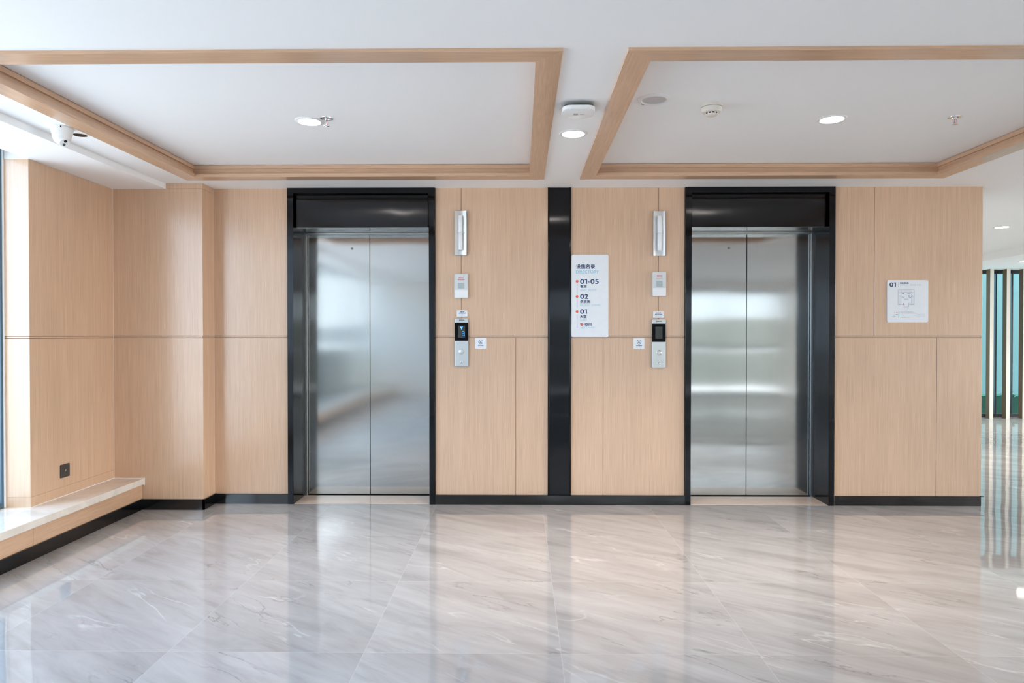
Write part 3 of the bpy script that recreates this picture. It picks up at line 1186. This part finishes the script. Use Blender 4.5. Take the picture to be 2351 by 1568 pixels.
for yp in (646.1, 680.7, 715.1):
    R = Matrix.Translation((X(1325.0), -0.0098, Z(yp))) @ Matrix.Rotation(PI / 2, 4, 'X')
    m = MB(); m.lathe([(0.0102, 0), (0.0102, 0.0007), (0, 0.0007)], seg=28, M=R)
    m.build('red_dot', ORANGE, e)
for a, b_ in ((651.3, 674.8), (685.5, 707.0), (721.0, 753.9)):
    m = MB()
    m.box(X(1324.4), X(1325.6), yy - 0.0001, yy + 0.0004, Z(b_), Z(a))
    m.build('connecting_line', GREYINK, e)

# escape plan board
e = empty('escape_plan_sign', (2.9085, 0, 1.5405), 'square white emergency escape plan board on the wood wall', 'sign')
m = MB(); m.plate(-0.1525, 0.1525, -0.1590, 0.1590, 0.0, -0.008, 0.012, 0.0015)
m.build('board', SIGN_WHITE, e)
q = 0.3050 / 1215.0
X = lambda v: (v - 716) * q
Z = lambda v: (805 - v) * q
yy = -0.0084
m = MB(); m.mat(NAVY)
put_number(m, '01', X(168), X(358), Z(372), Z(243), yy)
m.build('floor_number', None, e)
m = MB(); m.mat(NAVY)
put_text(m, '紧急疏散图', X(480), X(735), Z(288), Z(236), yy, 0.03)
m.build('navy_lettering', None, e)
m = MB(); m.mat(GREYINK)
put_text(m, 'EMERGENCY  ESCAPE  PLAN', X(475), X(1105), Z(337), Z(300), yy)
m.build('grey_lettering', None, e)
m = MB()
m.box(X(430), X(438), yy, yy + 0.0003, Z(378), Z(236))
m.build('dividing_line', GREYINK, e)
m = MB()


def ln(x0, y0, x1, y1, w=7):
    if x0 == x1:
        m.box(X(x0 - w / 2), X(x0 + w / 2), yy, yy + 0.0003, Z(max(y0, y1)), Z(min(y0, y1)))
    else:
        m.box(X(min(x0, x1)), X(max(x0, x1)), yy, yy + 0.0003, Z(y0 + w / 2), Z(y0 - w / 2))


ln(425, 460, 905, 460); ln(425, 460, 425, 912); ln(905, 460, 905, 912); ln(425, 912, 635, 912, 9); ln(740, 912, 905, 912, 9)
ln(510, 460, 510, 912); ln(825, 500, 825, 912); ln(510, 540, 825, 540)
for k in range(13):
    ln(425, 498 + k * 34, 510, 498 + k * 34, 4)
for k in range(12):
    ln(825, 530 + k * 34, 905, 530 + k * 34, 4)
for k in range(9):
    ln(535 + k * 33, 460, 535 + k * 33, 540, 4)
ln(535, 575, 560, 575, 16); ln(690, 575, 750, 575, 12); ln(620, 600, 675, 600, 14)
ln(540, 640, 540, 690); ln(575, 640, 575, 690); ln(605, 640, 605, 690); ln(540, 690, 605, 690, 10)
ln(715, 700, 800, 700, 8); ln(815, 640, 815, 690); ln(850, 640, 850, 690); ln(815, 665, 850, 665)
ln(610, 745, 725, 745, 10); ln(610, 715, 725, 715, 5); ln(610, 715, 610, 745, 5); ln(725, 715, 725, 745, 5)
ln(600, 912, 600, 975, 12); ln(735, 912, 735, 975, 12); ln(600, 975, 735, 975); ln(620, 998, 715, 998)
for k in range(10):
    a = PI + PI * k / 9
    ln(665 + 55 * math.cos(a) - 5, 1010 - 60 * math.sin(a), 665 + 55 * math.cos(a) + 9, 1010 - 60 * math.sin(a), 7)
ln(740, 860, 800, 860, 5); ln(740, 860, 740, 912, 8)
m.build('floor_plan', GREYLINE, e)
for nm, mt, xa, xb, ya, yb in (('plan_symbol', NAVY, 561, 583, 590, 564), ('plan_symbol', NAVY, 764, 786, 590, 564), ('plan_symbol', NAVY, 728, 760, 668, 636),
                               ('plan_symbol', NAVY, 762, 795, 704, 684), ('red_mark', RED, 580, 600, 905, 865), ('red_mark', RED, 370, 412, 1164, 1143),
                               ('green_mark', GREEN, 370, 412, 1217, 1196), ('green_line', GREEN, 440, 452, 1295, 1110)):
    m = MB(); m.box(X(xa), X(xb), yy - 0.0002, yy + 0.0003, Z(ya), Z(yb))
    m.build(nm, mt, e)
m = MB()
for y, a, b_ in ((1120, 497, 875), (1143, 497, 920), (1170, 497, 965), (1192, 960, 1215), (1222, 497, 935), (1246, 930, 1230), (1274, 497, 640), (1294, 497, 770)):
    x = a
    rnd = random.Random(y)
    while x < b_:
        w = rnd.uniform(14, 44)
        m.box(X(x), X(min(b_, x + w)), yy, yy + 0.0003, Z(y + 4), Z(y - 4))
        x += w + 7
m.build('fine_print', GREYINK, e)
m = MB()
for y, a, b_ in ((1150, 290, 350), (1200, 305, 350), (1248, 290, 355), (1268, 245, 360)):
    m.box(X(a), X(b_), yy, yy + 0.0003, Z(y + 5), Z(y - 5))
m.build('legend_print', GREYINK, e)

# black wall socket
e = empty('wall_socket', (-3.0, -0.7335, 0.396), 'square dark wall socket above the window bench', 'socket')
m = MB(); m.box(0.0, 0.010, -0.043, 0.043, -0.043, 0.043, 0.003, 2)
m.build('cover_plate', PLASTIC_D, e)
m = MB(); m.box(0.0098, 0.0112, -0.014, 0.014, -0.016, 0.014, 0.0008, 1)
m.build('port', plain('socket_port', (0.03, 0.035, 0.035), 0.3).m, e)
m = MB(); m.box(0.0110, 0.0116, -0.005, 0.003, -0.004, 0.009)
m.build('contact', CHROME, e)

# ------------------------------------------------------------------ things on the ceiling


def make_downlight(loc, label, lit=True):
    e = empty('downlight', loc, label, 'downlight', 'round recessed downlights')
    m = MB()
    m.lathe([(0.0580, 0.002), (0.0585, -0.0030), (0.0620, -0.0065), (0.0690, -0.0060), (0.0770, -0.0030), (0.0790, 0.0)], seg=56)
    m.build('trim_ring', PLASTIC_W, e, smooth=True)
    m = MB(); m.lathe([(0.0582, -0.0012), (0.0570, -0.0022), (0, -0.0024)], seg=48)
    m.build('diffuser', LAMP, e, smooth=True)
    return e


def lamp_light(loc, power):
    d = bpy.data.lights.new('downlight_beam', 'AREA')
    d.shape = 'DISK'
    d.size = 0.11
    d.energy = power
    d.color = (1.0, 0.89, 0.78)
    d.spread = math.radians(95)
    o = bpy.data.objects.new('downlight_beam', d)
    COL.objects.link(o)
    o.location = (loc[0], loc[1], loc[2] - 0.010)


POWER = (9.0, 14.0, 17.0, 15.0, 15.0)
D = [((-1.175, -1.380, TRAY), 'lit downlight next to the sprinkler in the recess beside the window'),
     ((0.290, -1.387, H), 'lit downlight between the wooden ceiling frames, behind the access point'),
     ((1.711, -1.381, TRAY), 'lit downlight between the smoke detector and the lone sprinkler'),
     ((4.957, 1.921, H), 'lit downlight past the end of the panelled wall'),
     ((6.932, 4.292, 2.30), 'lit downlight over the wooden fins, cut by the picture edge')]
d0 = make_downlight(*D[0])
for k, (p, lab) in enumerate(D):
    o = d0 if k == 0 else copy_tree(d0)
    o.location = p
    o['label'] = lab
    lamp_light(p, POWER[k])

# dark unlit recessed light beside the dome camera
e = empty('recessed_spotlight', (-2.452, -1.392, H), 'dark unlit recessed light beside the dome camera', 'spotlight')
m = MB(); m.lathe([(0.0365, 0.0), (0.0368, -0.0022), (0.0420, -0.0015), (0.0425, 0.0)], seg=40)
m.build('rim', PLASTIC_W, e, smooth=True)
m = MB(); m.lathe([(0.0365, -0.0016), (0.0355, -0.0004), (0.0300, -0.0003), (0, -0.0003)], seg=40)
m.build('black_baffle', BLACK_GLOSS, e, smooth=True)

# ceiling loudspeaker
e = empty('ceiling_speaker', (0.673, -1.705, TRAY), 'round white ceiling speaker with grey grille', 'speaker')
m = MB(); m.lathe([(0.0600, -0.001), (0.0605, -0.0060), (0.0650, -0.0085), (0.0760, -0.0065), (0.0850, -0.0020), (0.0855, 0.0)], seg=60)
m.build('trim_ring', PLASTIC_W, e, smooth=True)
m = MB(); m.lathe([(0.0602, -0.0014), (0.0590, -0.0020), (0, -0.0022)], seg=48)
m.build('grille', GRILLE, e, smooth=True)
m = MB()
rnd = random.Random(3)
for k in range(7):
    a = math.radians(124 + k * 2.6)
    rr = 0.0755 + rnd.uniform(-0.002, 0.002)
    x, y = rr * math.cos(a), rr * math.sin(a)
    m.box(x - 0.0015, x + 0.0015, y - 0.0020, y + 0.0020, -0.0076, -0.0066)
m.build('maker_mark', BLACKINK, e)

# smoke detector
e = empty('smoke_detector', (0.985, -1.618, TRAY), 'cream smoke detector hanging in the ceiling recess', 'smoke detector')
m = MB(); m.lathe([(0.0, 0.0), (0.0530, 0.0), (0.0540, -0.004), (0.0540, -0.0145), (0.0525, -0.0150)], seg=48)
m.build('mounting_base', PLASTIC_C, e, smooth=True)
m = MB(); m.lathe([(0.0505, -0.0150), (0.0525, -0.0165), (0.0520, -0.0300), (0.0440, -0.0400), (0.0330, -0.0425), (0.0310, -0.0425)], seg=48)
m.build('housing', PLASTIC_C, e, smooth=True)
m = MB(); m.lathe([(0.0285, -0.0380), (0.0285, -0.0500)], seg=40)
m.build('inner_gauze', DARK_VOID, e, smooth=True)
m = MB()
for k in range(10):
    a = 2 * PI * k / 10 + 0.1
    c, s = math.cos(a), math.sin(a)
    R = Matrix.Translation((0.0300 * c, 0.0300 * s, -0.0455)) @ Matrix.Rotation(a, 4, 'Z')
    pts = [R @ Vector(p) for p in ((-0.0015, -0.003, -0.005), (0.0015, -0.003, -0.005), (0.0015, 0.003, -0.005), (-0.0015, 0.003, -0.005))]
    m.prism(pts, (0, 0, 0.010))
m.lathe([(0.0305, -0.0492), (0.0300, -0.0530), (0.0250, -0.0565), (0, -0.0575)], seg=40)
m.build('chamber_cap', PLASTIC_C, e, smooth=True)


# sprinklers
def make_sprinkler():
    e = empty('sprinkler', (-1.065, -1.425, TRAY), 'chrome sprinkler head beside a lit downlight', 'sprinkler', 'chrome fire sprinklers')
    m = MB(); m.lathe([(0.0350, 0.0), (0.0345, -0.0020), (0.0260, -0.0045), (0.0165, -0.0030), (0.0155, -0.0005), (0.0, -0.0005)], seg=44)
    m.build('escutcheon', CHROME, e, smooth=True)
    m = MB(); m.lathe([(0.0, 0.0), (0.0095, -0.0005), (0.0095, -0.0110), (0.0065, -0.0130), (0.0, -0.0130)], seg=28)
    for s in (-1, 1):
        pr = [(0.0085, -0.011), (0.0105, -0.020), (0.0085, -0.030), (0.0030, -0.0365)]
        for (a, z0), (b_, z1) in zip(pr, pr[1:]):
            A, B = Vector((s * a, 0, z0)), Vector((s * b_, 0, z1))
            t = 0.0018
            pts = [A + Vector((-t, -t, 0)), A + Vector((t, -t, 0)), A + Vector((t, t, 0)), A + Vector((-t, t, 0))]
            m.prism(pts, B - A)
    m.lathe([(0.0, -0.0350), (0.0042, -0.0350), (0.0042, -0.0400), (0.0, -0.0400)], seg=20)
    m.build('yoke', CHROME, e, smooth=True)
    m = MB(); m.lathe([(0.0, -0.0130), (0.0024, -0.0150), (0.0024, -0.0320), (0.0, -0.0350)], seg=16)
    m.build('glass_bulb', BULB_RED, e, smooth=True)
    m = MB()
    m.lathe([(0.0, -0.0398), (0.0085, -0.0398), (0.0085, -0.0412), (0.0, -0.0412)], seg=24)
    for k in range(12):
        a = 2 * PI * k / 12
        R = Matrix.Rotation(a, 4, 'Z')
        pts = [R @ Vector(p) for p in ((0.0075, -0.0016, -0.0408), (0.0150, -0.0026, -0.0425), (0.0150, 0.0026, -0.0425), (0.0075, 0.0016, -0.0408))]
        m.prism(pts, (0, 0, 0.001))
    m.build('deflector', CHROME, e, smooth=True)
    return e


p1 = make_sprinkler()
p2 = copy_tree(p1)
p2.location = (2.367, -1.405, TRAY)
p2['label'] = 'chrome sprinkler head standing alone near the ceiling frame corner'

# wireless access point
e = empty('access_point', (0.278, -1.842, H), 'white rounded square access point hanging between the ceiling frames', 'access point')
m = MB()
m.box(-0.022, 0.022, -0.026, 0.026, -0.016, 0.0, 0.002, 1)
m.build('mount', PLASTIC_D, e)


def rounded_slab(b, hw, r, z0, z1, seg=8, inset=0.0):
    pts = []
    for cx, cy, a0 in ((hw - r, hw - r, 0), (-hw + r, hw - r, 90), (-hw + r, -hw + r, 180), (hw - r, -hw + r, 270)):
        for k in range(seg + 1):
            a = math.radians(a0 + 90 * k / seg)
            pts.append((cx + r * math.cos(a), cy + r * math.sin(a), z1))
    b.prism(pts[::-1], (0, 0, z0 - z1), inset)


m = MB(); rounded_slab(m, 0.072, 0.036, -0.022, -0.016)
m.build('rear_plate', PLASTIC_D, e)
m = MB(); rounded_slab(m, 0.078, 0.042, -0.042, -0.0235, inset=0.012)
m.build('housing', PLASTIC_W, e, smooth=True)
m = MB(); m.box(-0.022, 0.000, -0.008, 0.016, -0.0425, -0.0419)
m.build('grey_mark', GREYPATCH, e)
m = MB(); m.box(0.010, 0.030, 0.004, 0.009, -0.0424, -0.0419)
m.build('faint_mark', GREYINK, e)

# dome camera
e = empty('dome_camera', (-2.462, -1.525, H), 'white dome security camera beside the wooden ceiling frame', 'security camera')
m = MB(); m.lathe([(0.0, 0.0), (0.0545, 0.0), (0.0560, -0.003), (0.0555, -0.006), (0.0440, -0.052), (0.0425, -0.054), (0.038, -0.054)], seg=52)
m.build('housing', PLASTIC_W, e, smooth=True)
m = MB(); m.lathe([(0.0425 * math.sin(t), -0.054 - 0.040 * math.cos(t)) for t in [PI / 2 * k / 10 for k in range(10, -1, -1)]], seg=44)
ball = m.build('ball', PLASTIC_W, e, smooth=True)
dirv = Vector((0.62, -0.34, -0.66)).normalized()
rotq = dirv.to_track_quat('Z', 'Y').to_matrix().to_4x4()
FC = Vector((0, 0, -0.062))
R = Matrix.Translation(FC + dirv * 0.026) @ rotq
m = MB(); m.lathe([(0.0255, 0.0), (0.0255, 0.0070), (0.0240, 0.0090), (0, 0.0094)], seg=40, M=R)
m.build('face', PLASTIC_W, e, smooth=True)
up = (Vector((0, 0, 1)) - dirv * dirv.z).normalized()
for nm, off, mt, rr in (('lens', 0.0105, LENSBLACK, 0.0078), ('infrared_window', -0.0105, LENSGREY, 0.0074)):
    R = Matrix.Translation(FC + dirv * 0.0350 + up * off) @ rotq
    m = MB(); m.lathe([(rr, 0.0), (rr, 0.0012), (rr * 0.7, 0.0022), (0, 0.0026)], seg=28, M=R)
    m.build(nm, mt, e, smooth=True)
m = MB()
a = math.radians(-62)
for a_, z in ((a, -0.0085),):
    rr = 0.0555
    R = Matrix.Translation((rr * math.cos(a_), rr * math.sin(a_), z)) @ Matrix.Rotation(a_, 4, 'Z')
    m.prism([R @ Vector(p) for p in ((-0.001, -0.0028, -0.004), (0.0012, -0.0028, -0.004), (0.0012, 0.0028, -0.004), (-0.001, 0.0028, -0.004))], (0, 0, 0.008))
m.build('cable_notch', DARK_VOID, e)
m = MB(); m.mat(GREYPATCH)
me = text_verts('LINK')
xs_ = [v.co.x for v in me.vertices]; ys_ = [v.co.y for v in me.vertices]
vs = []
for v in me.vertices:
    u = (v.co.x - min(xs_)) / (max(xs_) - min(xs_)); w = (v.co.y - min(ys_)) / (max(ys_) - min(ys_))
    ang = math.radians(-108 + 26 * u)
    z = -0.0425 + 0.0045 * w
    rr = 0.0555 + (z + 0.006) / (-0.046) * (0.0440 - 0.0555) + 0.0004
    vs.append(m.bm.verts.new((rr * math.cos(ang), rr * math.sin(ang), z)))
for p in me.polygons:
    try:
        m.bm.faces.new([vs[i] for i in p.vertices])
    except ValueError:
        pass
bpy.data.meshes.remove(me)
m.build('maker_mark', None, e)
